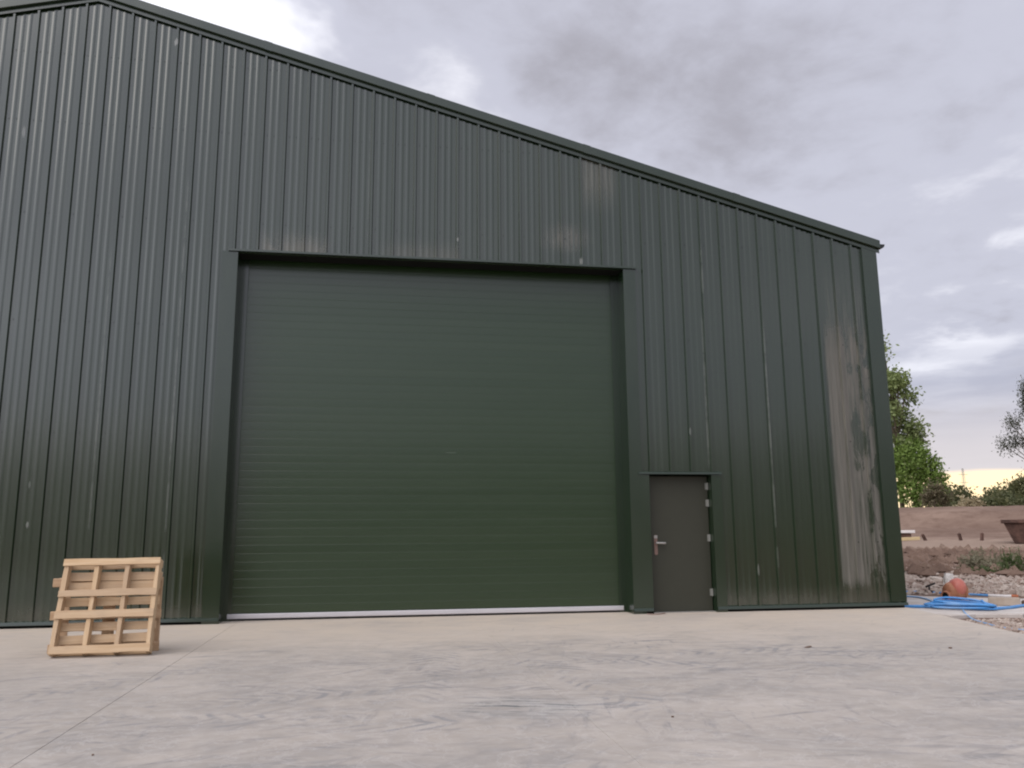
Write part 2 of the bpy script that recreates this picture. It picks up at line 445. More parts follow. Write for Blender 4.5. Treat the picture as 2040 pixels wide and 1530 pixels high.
M_CLAY = material('terracotta_clay', clay, .6, .4, bump=.2)
M_REDP = material('faded_red_plastic', lambda nt: mix(noise(objco(nt), 4, 4), (.50, .12, .085), (.58, .22, .17)), .45, .5)
def rust(nt):
    n = noise(position(nt), 3, 6, .65); return mix(n.smooth(.3, .7), (.055, .032, .026), (.14, .08, .062)), n
M_RUST = material('rusty_brown_steel', rust, .8, .3, bump=.2)
M_BARK = material('bark', rockm((.09, .07, .05), (.16, .125, .095)), .95, .1, bump=.5)
def leafm(a, b, c3):
    def fn(nt):
        p = position(nt); n = noise(p, .55, 3, .6); r = noise(p, 7, 2, .5)
        g = nt.nodes.new('ShaderNodeNewGeometry'); rn = E(nt, g.outputs['Random Per Island'])
        c = mix(n.smooth(.35, .65), a, b)
        return mix((rn*.6 + r*.4).smooth(.45, .95), c, c3)
    return fn
def leafmat(name, a, b, c3, trans=.35):
    m = material(name, leafm(a, b, c3), .6, .3)
    nt = m.node_tree; b = nt.nodes['Principled BSDF']; out = nt.nodes['Material Output']
    t = nt.nodes.new('ShaderNodeBsdfTranslucent'); mx = nt.nodes.new('ShaderNodeMixShader'); mx.inputs[0].default_value = trans
    src = b.inputs['Base Color'].links[0].from_socket
    nt.links.new(src, t.inputs[0]); nt.links.new(b.outputs[0], mx.inputs[1]); nt.links.new(t.outputs[0], mx.inputs[2])
    nt.links.new(mx.outputs[0], out.inputs[0]); return m
L_ASH = leafmat('ash_leaves', (.16, .205, .075), (.23, .285, .105), (.30, .35, .16))
L_BUSH = leafmat('bright_bush_leaves', (.11, .18, .035), (.19, .28, .06), (.25, .34, .10))
L_DARK = leafmat('far_tree_leaves', (.075, .085, .035), (.12, .12, .055), (.155, .15, .07))
L_BIRCH = leafmat('birch_leaves', (.050, .058, .038), (.085, .095, .060), (.11, .12, .08))
L_SHRUB = leafmat('dry_shrub_leaves', (.12, .10, .06), (.17, .14, .085), (.20, .18, .11))
L_WEED = leafmat('grey_green_weeds', (.22, .20, .13), (.28, .255, .17), (.32, .30, .21))
L_WEED2 = leafmat('green_weeds', (.07, .11, .035), (.11, .15, .055), (.15, .19, .08))

# ------------------------------------------------------------------ ground
BLD_X0, BLD_X1, BLD_D = -16.95, 8.31, 26.0
def hsmooth(t): t = np.clip(t, 0, 1); return t*t*(3-2*t)
R_TAB = [0, 15, 17.5, 20, 24, 27, 30, 33, 36, 43, 47, 50, 53, 56, 60, 68, 90, 140, 400, 1500, 3000]
Z_TAB = [-.09, -.09, -.07, .02, .22, .33, .40, .46, .58, .82, .98, 1.30, 2.25, 2.58, 2.62, 2.45, 1.5, 1.0, 0.4, -1, -6]
def terrain(x, y):
    dx, dy = x - CAM[0], y - CAM[1]
    r = np.hypot(dx, dy); az = np.degrees(np.arctan2(dx, dy))
    w = hsmooth((az - 24)/7) * (1 - hsmooth((az - 75)/25))
    return np.interp(r, R_TAB, Z_TAB)*w + (1-w)*np.interp(r, [0, 400, 1500, 3000], [-.09, -.09, -1, -6])
def build_ground():
    rs = np.concatenate([[0.0, 6, 11], np.arange(14, 62, .35), np.geomspace(62, 3000, 40)])
    az = np.radians(np.concatenate([np.arange(-180, 22, 8.0), np.arange(22, 30, 1.0), np.arange(30, 48, .25), np.arange(48, 80, 2.0), np.arange(80, 180, 8.0)]))
    Rg, Ag = np.meshgrid(rs, az, indexing='ij')
    X = CAM[0] + Rg*np.sin(Ag); Y = CAM[1] + Rg*np.cos(Ag); Z = terrain(X, Y)
    # clods: several octaves of value noise, only where the ground is dug over
    def vn(x, y, s):
        xi, yi = np.floor(x*s).astype(int), np.floor(y*s).astype(int); fx, fy = hsmooth(x*s-xi), hsmooth(y*s-yi)
        h = lambda i, j: ((np.sin(i*127.1 + j*311.7)*43758.5453) % 1.0)
        return (h(xi, yi)*(1-fx)+h(xi+1, yi)*fx)*(1-fy) + (h(xi, yi+1)*(1-fx)+h(xi+1, yi+1)*fx)*fy
    w = hsmooth((Rg-16.8)/2.5)*(1-hsmooth((Rg-70)/30))
    amp = np.interp(Rg, [15, 18, 24, 31, 34, 46, 52, 60], [.0, .07, .30, .28, .08, .07, .10, .16])
    Z = Z + w*.8*amp*((vn(X, Y, .55)-.5)*.7 + (vn(X, Y, 1.6)-.5)*.5 + (vn(X, Y, 3.7)-.5)*.28)
    n, m = Rg.shape
    vs = np.stack([X, Y, Z], -1).reshape(-1, 3)
    fs = [(i*m+j, i*m+(j+1) % m, (i+1)*m+(j+1) % m, (i+1)*m+j) for i in range(1, n-1) for j in range(m)]
    c = len(vs); vs = np.vstack([vs, [[CAM[0], CAM[1], -.09]]])
    fs += [(c, m+(j+1) % m, m+j) for j in range(m)]
    mb = MB(); mb.v = [tuple(q) for q in vs]; mb.f = [f[::-1] for f in fs]
    o = mb.build('ground', M_SOIL, smooth=True); tag(o, kind='structure')
build_ground()

# concrete apron: three cast bays, their joints left as fine gaps
ap = MB(); ap.prism([(-22, -17.9), (4.3, -17.9), (8.22, -.1), (8.22, .6), (-22, .6)], 'z', -.12, -.0035)
apron = ap.build('concrete_apron', M_CONC); tag(apron, kind='structure')
XE = lambda y: 8.345 + (y + .05)*.262
for x0, x1 in ((-22, -1.852), (-1.848, 1.3985), (1.4, None)):
    mb = MB()
    if x1 is None: pts = [(x0, -18), (XE(-18), -18), (XE(-.04), -.04), (XE(-.04), .62), (x0, .62)]
    else: pts = [(x0, -18), (x1, -18), (x1, .62), (x0, .62)]
    mb.prism(pts, 'z', -.11, 0.0); mb.build('concrete_bay', M_CONC, apron, bevel=.003)
# lower pale slab beside the corner where the pipes lie
mb = MB(); mb.prism([(8.36, -.98), (8.86, -.86), (9.49, -1.05), (11.4, .72), (14.5, 2.6), (14.5, 5.2), (11.9, 4.1), (10.9, 3.7), (8.36, 3.9)], 'z', -.16, -.035)
tag(mb.build('path', M_CONC2, bevel=.01), kind='structure')

# ------------------------------------------------------------------ warehouse
XR, ZR, SL = -4.317, 9.241, .269
roofz = lambda x: ZR - SL*abs(x - XR)
OX0, OX1, OZ = -2.074, 3.847, 5.355
PX0, PX1, PZ = 4.157, 5.162, 2.071
REC = .34
wh = empty('warehouse', (-4.317, 0, 0), 'large dark green profiled steel shed with big roller door and low pitched roof', 'warehouse')
def part(mb, name, mat, parent=wh, **k):
    o = mb.build(name, mat, parent, **k)
    if parent is wh: o.matrix_parent_inverse = Matrix.Translation((4.317, 0, 0))
    return o
RIB0 = -5.475; PITCH = 1/3
def rib_profile(xa, xb):
    """(x, y) profile points between xa and xb; y<0 is proud of the pan"""
    pts = []
    k0 = math.floor((xa - RIB0)/PITCH) - 1; k1 = math.ceil((xb - RIB0)/PITCH) + 1
    for k in range(k0, k1+1):
        c = RIB0 + k*PITCH
        pts += [(c-.0270, 0), (c-.0150, -.034), (c+.0150, -.034), (c+.0270, 0)]
        for s in (.118, .215):
            pts += [(c+s-.034, 0), (c+s-.008, -.0038), (c+s+.008, -.0038), (c+s+.034, 0)]
    return pts
def prof_y(x, pts):
    for (a, ya), (b, yb) in zip(pts, pts[1:]):
        if a <= x <= b: return ya + (yb-ya)*(x-a)/(b-a) if b > a else ya
    return 0
BOT = .07
def cladding(xa, xb, lap):
    pts = rib_profile(xa, xb)
    xs = [xa, xb] + [p[0] for p in pts if xa < p[0] < xb]
    xs += [v for v in (OX0-.03, OX1+.03, PX0-.03, PX1+.03, XR) if xa < v < xb]
    xs = sorted(set(xs)); mb = MB()
    off = -lap
    for a, b in zip(xs, xs[1:]):
        m = (a+b)/2; z0 = BOT
        if OX0-.03 < m < OX1+.03: z0 = OZ+.012
        elif PX0-.03 < m < PX1+.03: z0 = PZ+.012
        ya, yb = prof_y(a, pts)+off, prof_y(b, pts)+off
        mb.quad((a, ya, z0), (b, yb, z0), (b, yb, roofz(b)+.13), (a, ya, roofz(a)+.13))
    # the free edge of a side lap folds back to the sheet below
    return part(mb, 'cladding_panel', M_CLAD)
edges = sorted([RIB0 + (2+3*j)*PITCH + .014 for j in range(-13, 15)])
edges = [e for e in edges if BLD_X0 < e < BLD_X1 - .15]
bounds = [BLD_X0] + edges + [BLD_X1 - .02]
for i, (a, b) in enumerate(zip(bounds, bounds[1:])):
    cladding(a - (.030 if i else 0), b, .0022*(i % 2))
m = MB()
for zz in (1.02, 2.62, 4.22, 5.82, 7.25, 8.35):
    for k in range(-34, 42):
        for dx_ in (.062, .165):
            X = RIB0 + k*PITCH + dx_
            if dx_ > .1 and zz < 7: continue
            if not (BLD_X0+.1 < X < 8.0) or zz > roofz(X) - .15: continue
            if OX0-.3 < X < OX1+.25 and zz < OZ+.1 or PX0-.2 < X < PX1+.2 and zz < PZ+.1: continue
            c6 = [(X + .009*math.cos(q), zz + .009*math.sin(q)) for q in [2*math.pi*i/6 for i in range(6)]]
            m.prism(c6, 'y', -.0085, .001)
tag(part(m, 'fixing', M_FLASH), kind='stuff')
# inner liner so that nothing shows through the gaps
mb = MB()
def liner(xa, xb, z0):
    mb.add([(xa, .12, z0), (xb, .12, z0), (xb, .12, roofz(xb)+.1), (xa, .12, roofz(xa)+.1)], [(0, 1, 2, 3)])
for a, b, z in ((BLD_X0, XR, 0), (XR, OX0-.06, 0), (OX0-.06, OX1+.06, OZ+.64), (OX1+.06, PX0-.04, 0), (PX0-.04, PX1+.04, PZ+.05), (PX1+.04, BLD_X1, 0)): liner(a, b, z)
part(mb, 'inner_wall', M_DARK)
# drip flashing and plinth
mb = MB()
for a, b in ((BLD_X0, OX0-.004), (OX1+.004, PX0-.004), (PX1+.004, BLD_X1+.012)):
    mb.prism([(.0, .095), (-.052, .082), (-.060, .040), (-.056, .036), (-.046, .075), (.0, .085)], 'x', a, b)
part(mb, 'base_flashing', M_FLASH)
mb = MB()
for a, b in ((BLD_X0+.02, OX0-.02), (OX1+.02, PX0-.02), (PX1+.02, BLD_X1-.02)): mb.box(a, b, .0, .10, -.02, .075)
part(mb, 'plinth', M_DARK)
# corner flashing
mb = MB(); t = .004
mb.prism([(8.047, -.002), (8.047, -.042), (8.313, -.042), (8.313, .24), (8.309, .24), (8.309, -.038), (8.051, -.038), (8.051, -.002)], 'z', .095, roofz(8.31)+.11)
part(mb, 'corner_flashing', M_FLASH)
# verge: lower lip, then the fascia standing proud above it, then the cap
def slope_strip(x0, x1, y0, y1, dz0, dz1):
    m = MB()
    vs = []
    for x in (x0, x1):
        for y, dz in ((y0, dz0), (y1, dz0), (y1, dz1), (y0, dz1)): vs.append((x, y, roofz(x)+dz))
    return m.add(vs, [(0, 1, 2, 3), (7, 6, 5, 4), (0, 4, 5, 1), (1, 5, 6, 2), (2, 6, 7, 3), (3, 7, 4, 0)])
for x0, x1 in ((XR, 8.37), (-17.02, XR)):
    part(slope_strip(x0, x1, -.046, -.038, 0, .10), 'verge_lip', M_FLASH)
    part(slope_strip(x0, x1, -.092, .06, .072, .215), 'verge_fascia', M_FLASH, bevel=.006)
    # joints where two lengths of flashing overlap
    for k in range(1, 5):
        xx = x0 + (x1-x0)*k/5
        part(slope_strip(xx-.06, xx+.06, -.0945, .0, .0705, .2165), 'flashing_joint', M_FLASH)
# roof sheets
for x0, x1 in ((XR, 8.40), (-17.05, XR)):
    m = MB(); n = 36
    for i in range(n):
        a, b = .07 + (BLD_D-.07)*i/n, .07 + (BLD_D-.07)*(i+1)/n
        w = b - a
        prof = [(a, 0), (a+w*.4, 0), (a+w*.47, .035), (a+w*.57, .035), (a+w*.64, 0), (b, 0)]
        for (ya, za), (yb, zb) in zip(prof, prof[1:]):
            m.quad((x0, ya, roofz(x0)+.15+za), (x1, ya, roofz(x1)+.15+za), (x1, yb, roofz(x1)+.15+zb), (x0, yb, roofz(x0)+.15+zb))
    part(m, 'roof', M_FLASH)
# side and rear walls (ribbed)
for X, s in ((BLD_X1-.006, 1), (BLD_X0+.006, -1)):
    m = MB(); y = .24 if s > 0 else 0.0
    while y < BLD_D-.01:
        b = min(y+PITCH, BLD_D); w = b-y
        prof = [(y, 0), (y+w*.36, 0), (y+w*.45, .034), (y+w*.55, .034), (y+w*.64, 0), (b, 0)]
        for (ya, xa), (yb, xb) in zip(prof, prof[1:]):
            m.quad((X+s*xa-s*.03, ya, .07), (X+s*xb-s*.03, yb, .07), (X+s*xb-s*.03, yb, 5.98), (X+s*xa-s*.03, ya, 5.98))
        y = b
    part(m, 'side_wall', M_FLASH)
m = MB(); m.add([(BLD_X0, BLD_D, 0), (BLD_X1, BLD_D, 0), (BLD_X1, BLD_D, roofz(BLD_X1)+.12), (XR, BLD_D, ZR+.12), (BLD_X0, BLD_D, roofz(BLD_X0)+.12)], [(0, 1, 2, 3, 4)])
part(m, 'rear_wall', M_FLASH)
# half round gutter with a closed end
m = MB(); gx, gz, gr = 8.395, 5.985, .075
arc = [(gx + gr*math.cos(math.pi*(1+k/10)), gz + gr*math.sin(math.pi*(1+k/10))) for k in range(11)]
inn = [(gx + (gr-.006)*math.cos(math.pi*(2-k/10)), gz + (gr-.006)*math.sin(math.pi*(2-k/10))) for k in range(11)]
m.prism(arc + inn, 'y', -.06, BLD_D); m.prism(arc, 'y', -.064, -.06)
part(m, 'gutter', M_GUT)

# ---- big opening
def jamb(x0, x1, xr, s):
    m = MB(); m.box(x0, x1, -.046, -.038, .0, OZ)                       # face
    m.box(min(xr, xr-s*.006), max(xr, xr-s*.006), -.0385, REC+.04, .0, OZ)   # return
    xo = x0 if s > 0 else x1
    m.box(min(xo, xo-s*.004), max(xo, xo-s*.004), -.046, -.002, .0, OZ)
    return m
part(jamb(-2.300, OX0, OX0, 1), 'jamb_flashing', M_FLASH)
part(jamb(OX1, 4.045, OX1, -1), 'jamb_flashing', M_FLASH)
m = MB(); m.box(3.86, 4.02, -.0505, -.0465, 2.25, 2.92); part(m, 'jamb_patch', M_FLASH)
m = MB(); m.prism([(-.002, OZ+.05), (-.070, OZ+.030), (-.074, OZ-.002), (-.066, OZ-.002), (-.062, OZ+.020), (-.002, OZ+.034)], 'x', -2.215, 4.075)
m.box(OX0-.006, OX1+.006, -.036, .05, OZ-.001, OZ+.005)
part(m, 'head_flashing', M_FLASH)
m = MB(); m.box(OX0-.004, OX1+.004, .052, REC-.012, OZ-.004, OZ+.004); m.box(OX0-.05, OX1+.05, .052, .056, OZ+.002, OZ+.62); m.box(OX0-.05, OX1+.05, .05, REC+.16, OZ+.62, OZ+.63); m.box(OX0-.054, OX0-.05, .05, REC+.16, OZ-.0, OZ+.62); m.box(OX1+.05, OX1+.054, .05, REC+.16, OZ-.0, OZ+.62)  # near-black soffit closes the void; shade under the head put into its colour
part(m, 'shutter_housing_shade', M_DARK)
rd = bpy.data.objects.new('roller_door', None); COL.objects.link(rd); rd.parent = wh; rd.location = (4.317 + .9, REC, 0)
def dpart(mb, name, mat, parent, **k):
    o = mb.build(name, mat, parent, **k); return o
# curtain of 44 interlocking slats
SH = .1195; W2 = (OX1-OX0)/2 - .06
m = MB()
prof = [(.0013, 0.0), (.0002, .002), (0, .010), (-.0002, SH*.5), (0, SH-.010), (.0002, SH-.002), (.0013, SH), (.03, SH), (.03, 0)]
m.prism(prof, 'x', -W2, W2); slat_me = m.mesh('slat', M_SLAT)
for k in range(47):
    o = bpy.data.objects.new('slat', slat_me); COL.objects.link(o); o.parent = rd
    o.location = (.8865-.9, RNG.normal(0, .0003) + (.0075 if k > 39 else 0), .102 + k*SH)
    o.rotation_euler = (RNG.normal(0, .0022), 0, 0)
m = MB(); m.prism([(-.030, .030), (-.036, .038), (-.036, .088), (-.030, .096), (.03, .096), (.03, .030)], 'x', -W2-.01, W2+.01)
dpart(m, 'bottom_rail', M_ALU, rd, loc=(-.0135, 0, 0))
m = MB(); m.box(-W2-.01, W2+.01, -.018, .025, 0.002, .030); dpart(m, 'rubber_seal', M_RUB, rd, loc=(-.0135, 0, 0))
for s in (-1, 1):
    m = MB(); m.box(-.055, .055, -.022, .04, 0.0, OZ-.01)
    g = dpart(m, 'guide_rail', M_FLASH, rd, loc=(-.0135 + s*(W2+.008), -.0, 0))
    m = MB(); m.box(-.006, .006, -.026, -.0225, .1, 4.95); m.build('guide_edge', M_FLASH, rd, loc=(-.0135 + s*(W2-.030), 0, 0))
m = MB(); m.box(-W2-.05, W2+.05, .06, .10, 0, OZ+.3); dpart(m, 'backing', M_DARK, rd, loc=(-.0135, 0, 0))

# ---- side door
m = MB()
m.box(3.995, PX0, -.047, -.039, .03, PZ); m.box(PX0-.006, PX0, -.0385, .16, .0, PZ)
part(m, 'door_jamb', M_FLASH)
m = MB(); m.box(PX1, 5.325, -.047, -.039, .0, PZ); m.box(PX1, PX1+.006, -.0385, .16, .0, PZ); m.box(5.321, 5.325, -.039, -.002, .0, PZ)
part(m, 'door_jamb', M_FLASH)
m = MB(); m.prism([(-.002, PZ+.055), (-.068, PZ+.036), (-.072, PZ+.006), (-.064, PZ+.006), (-.060, PZ+.026), (-.002, PZ+.040)], 'x', 3.985, 5.335)
m.box(PX0-.006, PX1+.006, -.036, .16, PZ+.001, PZ+.006)
part(m, 'door_head_flashing', M_FLASH)
DY = .115
m = MB(); m.box(-.492, .492, 0, .045, .012, 2.055)
door = part(m, 'side_door', M_LEAF, bevel=.004); door.location = (4.662-.0, DY, 0); door.matrix_parent_inverse = Matrix.Translation((4.317, 0, 0))
def doorpart(mb, name, mat, **k): return mb.build(name, mat, door, **k)
m = MB(); m.prism([(-.385+.027*math.cos(a), 1.005+(.125 if math.sin(a) > 0 else -.125)+.027*math.sin(a)) for a in [2*math.pi*k/16 for k in range(16)]], 'y', -.010, 0)
doorpart(m, 'handle_plate', M_COPPER)
m = MB(); m.box(-.412, -.358, -.014, -.0102, 1.105, 1.150); doorpart(m, 'lock_cover', M_STEEL, bevel=.004)
m = MB(); m.tube([(-.385, 0, 1.035), (-.385, -.055, 1.035)], .011); m.tube(smooth_path([(-.395, -.052, 1.035), (-.35, -.058, 1.035), (-.285, -.058, 1.033), (-.245, -.050, 1.031)], 4), .018)
doorpart(m, 'lever_handle', M_STEEL, smooth=True)
for z in (1.90, 1.64, 1.105, .285):
    m = MB(); m.tube([(.488, -.016, z-.055), (.488, -.016, z+.055)], .014, 10); m.box(.452, .486, -.008, -.0005, z-.052, z+.052)
    doorpart(m, 'hinge', M_HINGE)
m = MB(); m.box(PX0-.0, PX1, .03, .2, -.0, .011); part(m, 'threshold', M_STEEL)

# ------------------------------------------------------------------ pallets
def board_mesh(L, Wd, T, mat, seed):
    r = random.Random(seed); mb = MB(); n = 5
    top = []; 
    for i in range(n+1):
        x = -L/2 + L*i/n
        j = lambda: r.uniform(-.005, .005)
        top.append([(x, -T/2, -Wd/2+j()), (x, T/2, -Wd/2+j()), (x, T/2, Wd/2+j()), (x, -T/2, Wd/2+j())])
    vs = [q for s in top for q in s]; fs = [(0, 1, 2, 3), (n*4+3, n*4+2, n*4+1, n*4)]
    for i in range(n):
        for k in range(4): fs.append((i*4+k, (i+1)*4+k, (i+1)*4+(k+1) % 4, i*4+(k+1) % 4))
    mb.add(vs, fs); return mb
def put(root, name, L, Wd, T, mat, loc, rot=(0, 0, 0), seed=0):
    o = board_mesh(L, Wd, T, mat, seed).build(name, mat, root, bevel=.0025, loc=loc); o.rotation_euler = rot; return o
# front pallet: x across, z up, y into the pallet
PW, PH, PT = .955, .972, .14
TH = R(18)
fp = empty('wooden_pallet', (-3.17 + PW/2, -3.15, PT*math.sin(TH)), 'front pale pine pallet leaning back with its gridded underside facing the yard', 'pallet', 'wooden pallets by the shed', (-TH, R(-.6), R(.4)))
for i, (z, w) in enumerate(((.042, .080), (.395, .078), (.610, .072), (.936, .070))):
    put(fp, 'deck_board', PW, w, .018, M_WOOD, (RNG.normal(0, .003), .009, z), (0, RNG.normal(0, .006), 0), i)
for i, x in enumerate((-.452, -.150, .150, .452)):
    put(fp, 'stringer', PH-.006, .042, .100, M_WOOD, (x, .069, PH/2), (0, R(90) + RNG.normal(0, .004), 0), 20+i)
for i, (z, w) in enumerate(((.048, .088), (.168, .088), (.294, .084), (.548, .088), (.713, .092), (.812, .090), (.930, .075))):
    put(fp, 'top_board', PW+.004, w, .018, M_WOOD, (RNG.normal(0, .004), .130, z), (0, RNG.normal(0, .006), 0), 40+i)
# rear pallet, standing upright on its long edge
rp = empty('wooden_pallet', (-2.765, -2.74, 0), 'darker weathered pallet standing upright behind the front pallet, knobs showing at left', 'pallet', 'wooden pallets by the shed', (0, 0, R(-.5)))
for i, z in enumerate((.045, .38, .715)):
    put(rp, 'runner_board', 1.10, .085, .022, M_WOOD2, (0, .011, z), (0, RNG.normal(0, .004), 0), 60+i)
    for k, x in enumerate((-.46, 0, .46)):
        m = MB(); m.box(x-.05, x+.05, .0225, .100, z-.046, z+.046); m.build('block', M_WOOD2, rp, bevel=.004)
for i, x in enumerate((-.46, 0, .46)):
    put(rp, 'stringer_board', .755, .12, .022, M_WOOD2, (x, .1115, .38), (0, R(90), 0), 70+i)
for i, z in enumerate((.045, .38, .70)):
    put(rp, 'top_board', 1.04, .085, .020, M_WOOD2, (0, .133, z), (0, RNG.normal(0, .004), 0), 80+i)

# ------------------------------------------------------------------ pipes and fittings beside the corner
ZP = -.035
def pipe_obj(pts, r, mat, label, name='water_pipe', group='blue water pipes on the slab', end_z=None, n=8):
    o = MB().tube(smooth_path(pts, n), r, 10).build(name, mat, None, smooth=True)
    return tag(o, label, 'pipe', group)
pipe_obj([(8.46, .34, ZP+.024), (8.854, .172, ZP+.024), (9.121, -.092, ZP+.024), (9.437, -.40, ZP+.026), (9.9, -.28, ZP+.024), (10.382, -.028, ZP+.024), (11.3, .35, ZP+.024)], .024, M_BLUE, 'thick bright blue pipe running along the front of the slab under the coil')
bp = empty('water_pipe', (10.9, 2.9, ZP), 'blue pipe behind the clay gully with a whitish far end', 'pipe', 'blue water pipes on the slab')
def bpart(pts, r, mat, name):
    o = MB().tube(smooth_path(pts, 6), r, 10).build(name, mat, None, smooth=True); o.parent = bp; o.matrix_parent_inverse = Matrix.Translation((-10.9, -2.9, -ZP)); return o
bpart([(9.9, 3.75, ZP+.026), (10.649, 3.2, ZP+.026), (10.80, 2.958, ZP+.026), (10.93, 2.779, ZP+.026), (11.135, 2.387, ZP+.026), (11.36, 1.97, ZP+.026)], .026, M_BLUE, 'pipe_run')
bpart([(11.352, 1.985, ZP+.026), (11.48, 1.80, ZP+.026), (11.604, 1.69, ZP+.026)], .0285, M_WHITEP, 'pipe_sleeve')
bpart([(11.595, 1.70, ZP+.028), (11.68, 1.63, ZP+.028)], .034, M_ORANGE, 'pipe_plug')
pipe_obj([(9.3, 2.9, ZP+.016), (9.924, 2.309, ZP+.016), (9.901, 1.792, ZP+.016), (9.459, .847, ZP+.016), (9.298, .461, ZP+.016), (9.2, .25, ZP+.05)], .015, M_BLUE2, 'slim pale blue pipe curving from the shed corner to the coil')
pipe_obj([(9.06, -.33, ZP+.012), (8.80, -.70, ZP+.012), (8.60, -1.12, -.075), (8.42, -1.60, -.082), (8.25, -2.12, -.082), (8.288, -2.50, -.08), (8.5, -2.8, -.08)], .011, M_BLUE2, 'thin blue tail trailing from the coil onto the gravel')
# loose coil, several uneven turns
co = []
for k in range(0, 6*24+1):
    a = 2*math.pi*k/24; turn = k/24
    rx = .36 + .05*math.sin(turn*2.1) + .02*math.sin(3*a); ry = .34 + .05*math.cos(turn*1.7)
    wob = .02*math.sin(5*a + turn)
    co.append((9.16 + rx*math.cos(a)*.80 - ry*math.sin(a)*.42 + .05*math.sin(turn*3) + wob, -.20 + ry*math.sin(a)*.80 + rx*math.cos(a)*.42*-1 + .04*math.cos(turn*2),
               ZP + .02 + .020*turn*(.75+.25*math.sin(a+turn)) + .085*max(0, math.sin(a*1.0+.6))*(turn/6)))
o = MB().tube(co, .016, 8).build('pipe_coil', M_BLUE, smooth=True); tag(o, 'loose coil of bright blue water pipe lying beside the shed corner', 'pipe coil')
# pieces of black valve
vb = empty('pipe_valve', (10.80, 2.93, ZP), 'small black T handled valve on the rear blue pipe', 'valve')
m = MB(); m.tube([(-.05, .05, .03), (.05, -.05, .03)], .045); m.build('body', M_RUB, vb, smooth=True)
m = MB(); m.tube([(0, 0, .05), (.02, 0, .15)], .016); m.tube([(-.03, .05, .135), (.11, -.06, .21)], .018); m.build('handle', M_RUB, vb, smooth=True)
# terracotta gully
gu = empty('clay_gully', (10.27, 1.50, ZP), 'orange clay drain gully with a dark round mouth, beside the blue coil', 'drain fitting', None, (0, 0, R(4))); gu.scale = (.78, .78, .84)
body = [(-.20, .13), (-.17, .155), (-.10, .185), (.0, .20), (.10, .195), (.18, .17), (.215, .135), (.215, .0)]
m = MB(); m.lathe([(-.20, 0.0)] + body, Matrix.Translation((.02, 0, .195)), 22); m.build('body', M_CLAY, gu, smooth=True)
Mx = Matrix.Translation((-.15, -.05, .115)) @ Matrix.Rotation(R(18), 4, 'Z') @ Matrix.Rotation(R(-6), 4, 'Y') @ Matrix.Scale(.82, 4)
m = MB(); m.lathe([(-.02, .105), (-.13, .105), (-.135, .128), (-.21, .130), (-.213, .120), (-.212, .098), (-.10, .092)], Mx, 20); m.build('spout', M_CLAY, gu, smooth=True)
m = MB(); m.lathe([(-.185, 0.0), (-.185, .094)], Mx, 20); m.build('bore', M_DARK, gu)
m = MB(); m.lathe([(.0, .0), (.0, .205), (.05, .215), (.055, .19), (.09, .185), (.10, .0)], Matrix.Translation((.165, .0, .215)) @ Matrix.Rotation(R(-14), 4, 'Y'), 20); m.build('collar', M_CLAY, gu, smooth=True)
m = MB(); m.lathe([(-.15, .0), (-.14, .09), (-.08, .15), (.02, .175), (.10, .15), (.13, .08), (.13, 0)], Matrix.Translation((.06, -.06, .27)) @ Matrix.Scale(1.12, 4), 18); m.build('cover', M_REDP, gu, smooth=True)

def rock(name, loc, dims, mat, seed, label, cat, group=None, rot=0, flat=1.0):
    r = random.Random(seed); mb = MB(); n, s = 5, 9
    vs = []
    for i in range(n+1):
        th = math.pi*i/n
        for k in range(s):
            ph = 2*math.pi*k/s; j = 1 + r.uniform(-.22, .18) if 0 < i < n else 1
            p = Vector((math.sin(th)*math.cos(ph), math.sin(th)*math.sin(ph), math.cos(th)))*j
            p = Vector([math.copysign(abs(c)**.7, c) for c in p])
            vs.append((p.x*dims[0]/2, p.y*dims[1]/2, p.z*dims[2]/2))
    fs = [(i*s+k, (i+1)*s+k, (i+1)*s+(k+1) % s, i*s+(k+1) % s) for i in range(n) for k in range(s)]
    mb.add(vs, fs); o = mb.build(name, mat, None); o.location = (loc[0], loc[1], loc[2] + dims[2]*.36); o.rotation_euler = (r.uniform(-.15, .15), r.uniform(-.15, .15), rot)
    return tag(o, label, cat, group)
tz = lambda x, y: float(terrain(np.array(x), np.array(y)))
# tan kerb block with dark end caps lying between the pipes
m = MB(); m.box(-.23, .23, -.10, .10, 0, .13); kb = m.build('kerb_block', M_BLOCK, None, bevel=.015); kb.location = (10.32, .33, ZP); kb.rotation_euler = (0, 0, R(-38))
tag(kb, 'tan concrete kerb block lying between the two blue pipes', 'kerb block')
m = MB(); m.box(-.26, .26, -.10, .10, 0, .13); kb = m.build('kerb_block', M_BLOCK, None, bevel=.015); kb.location = (10.78, -.02, ZP); kb.rotation_euler = (0, 0, R(-30))
tag(kb, 'pale concrete kerb block cut by the right edge of the photo', 'kerb block')
rock('broken_brick', (9.99, .66, ZP), (.10, .09, .10), M_ROCKB, 3, 'dark brown brick bit leaning at the left end of the tan kerb block', 'rubble')
rock('broken_brick', (10.62, .22, ZP), (.12, .10, .10), M_ROCKB, 8, 'dark brown brick bit at the right end of the tan kerb block', 'rubble')
rock('stone', (11.95, 1.75, ZP), (.30, .26, .24), M_ROCKP, 4, 'pale stone at the right edge above the orange pipe plug', 'stone')
rock('stone', (10.95, 2.52, ZP+.06), (.22, .14, .42), M_ROCKW, 5, 'upright white stone just behind the clay gully', 'stone')
cap = rock('soil_clod', (10.70, 4.25, ZP), (.20, .20, .42), M_ROCKB, 6, 'dark brown clod half hidden by the shed corner above the pipes', 'soil clod')

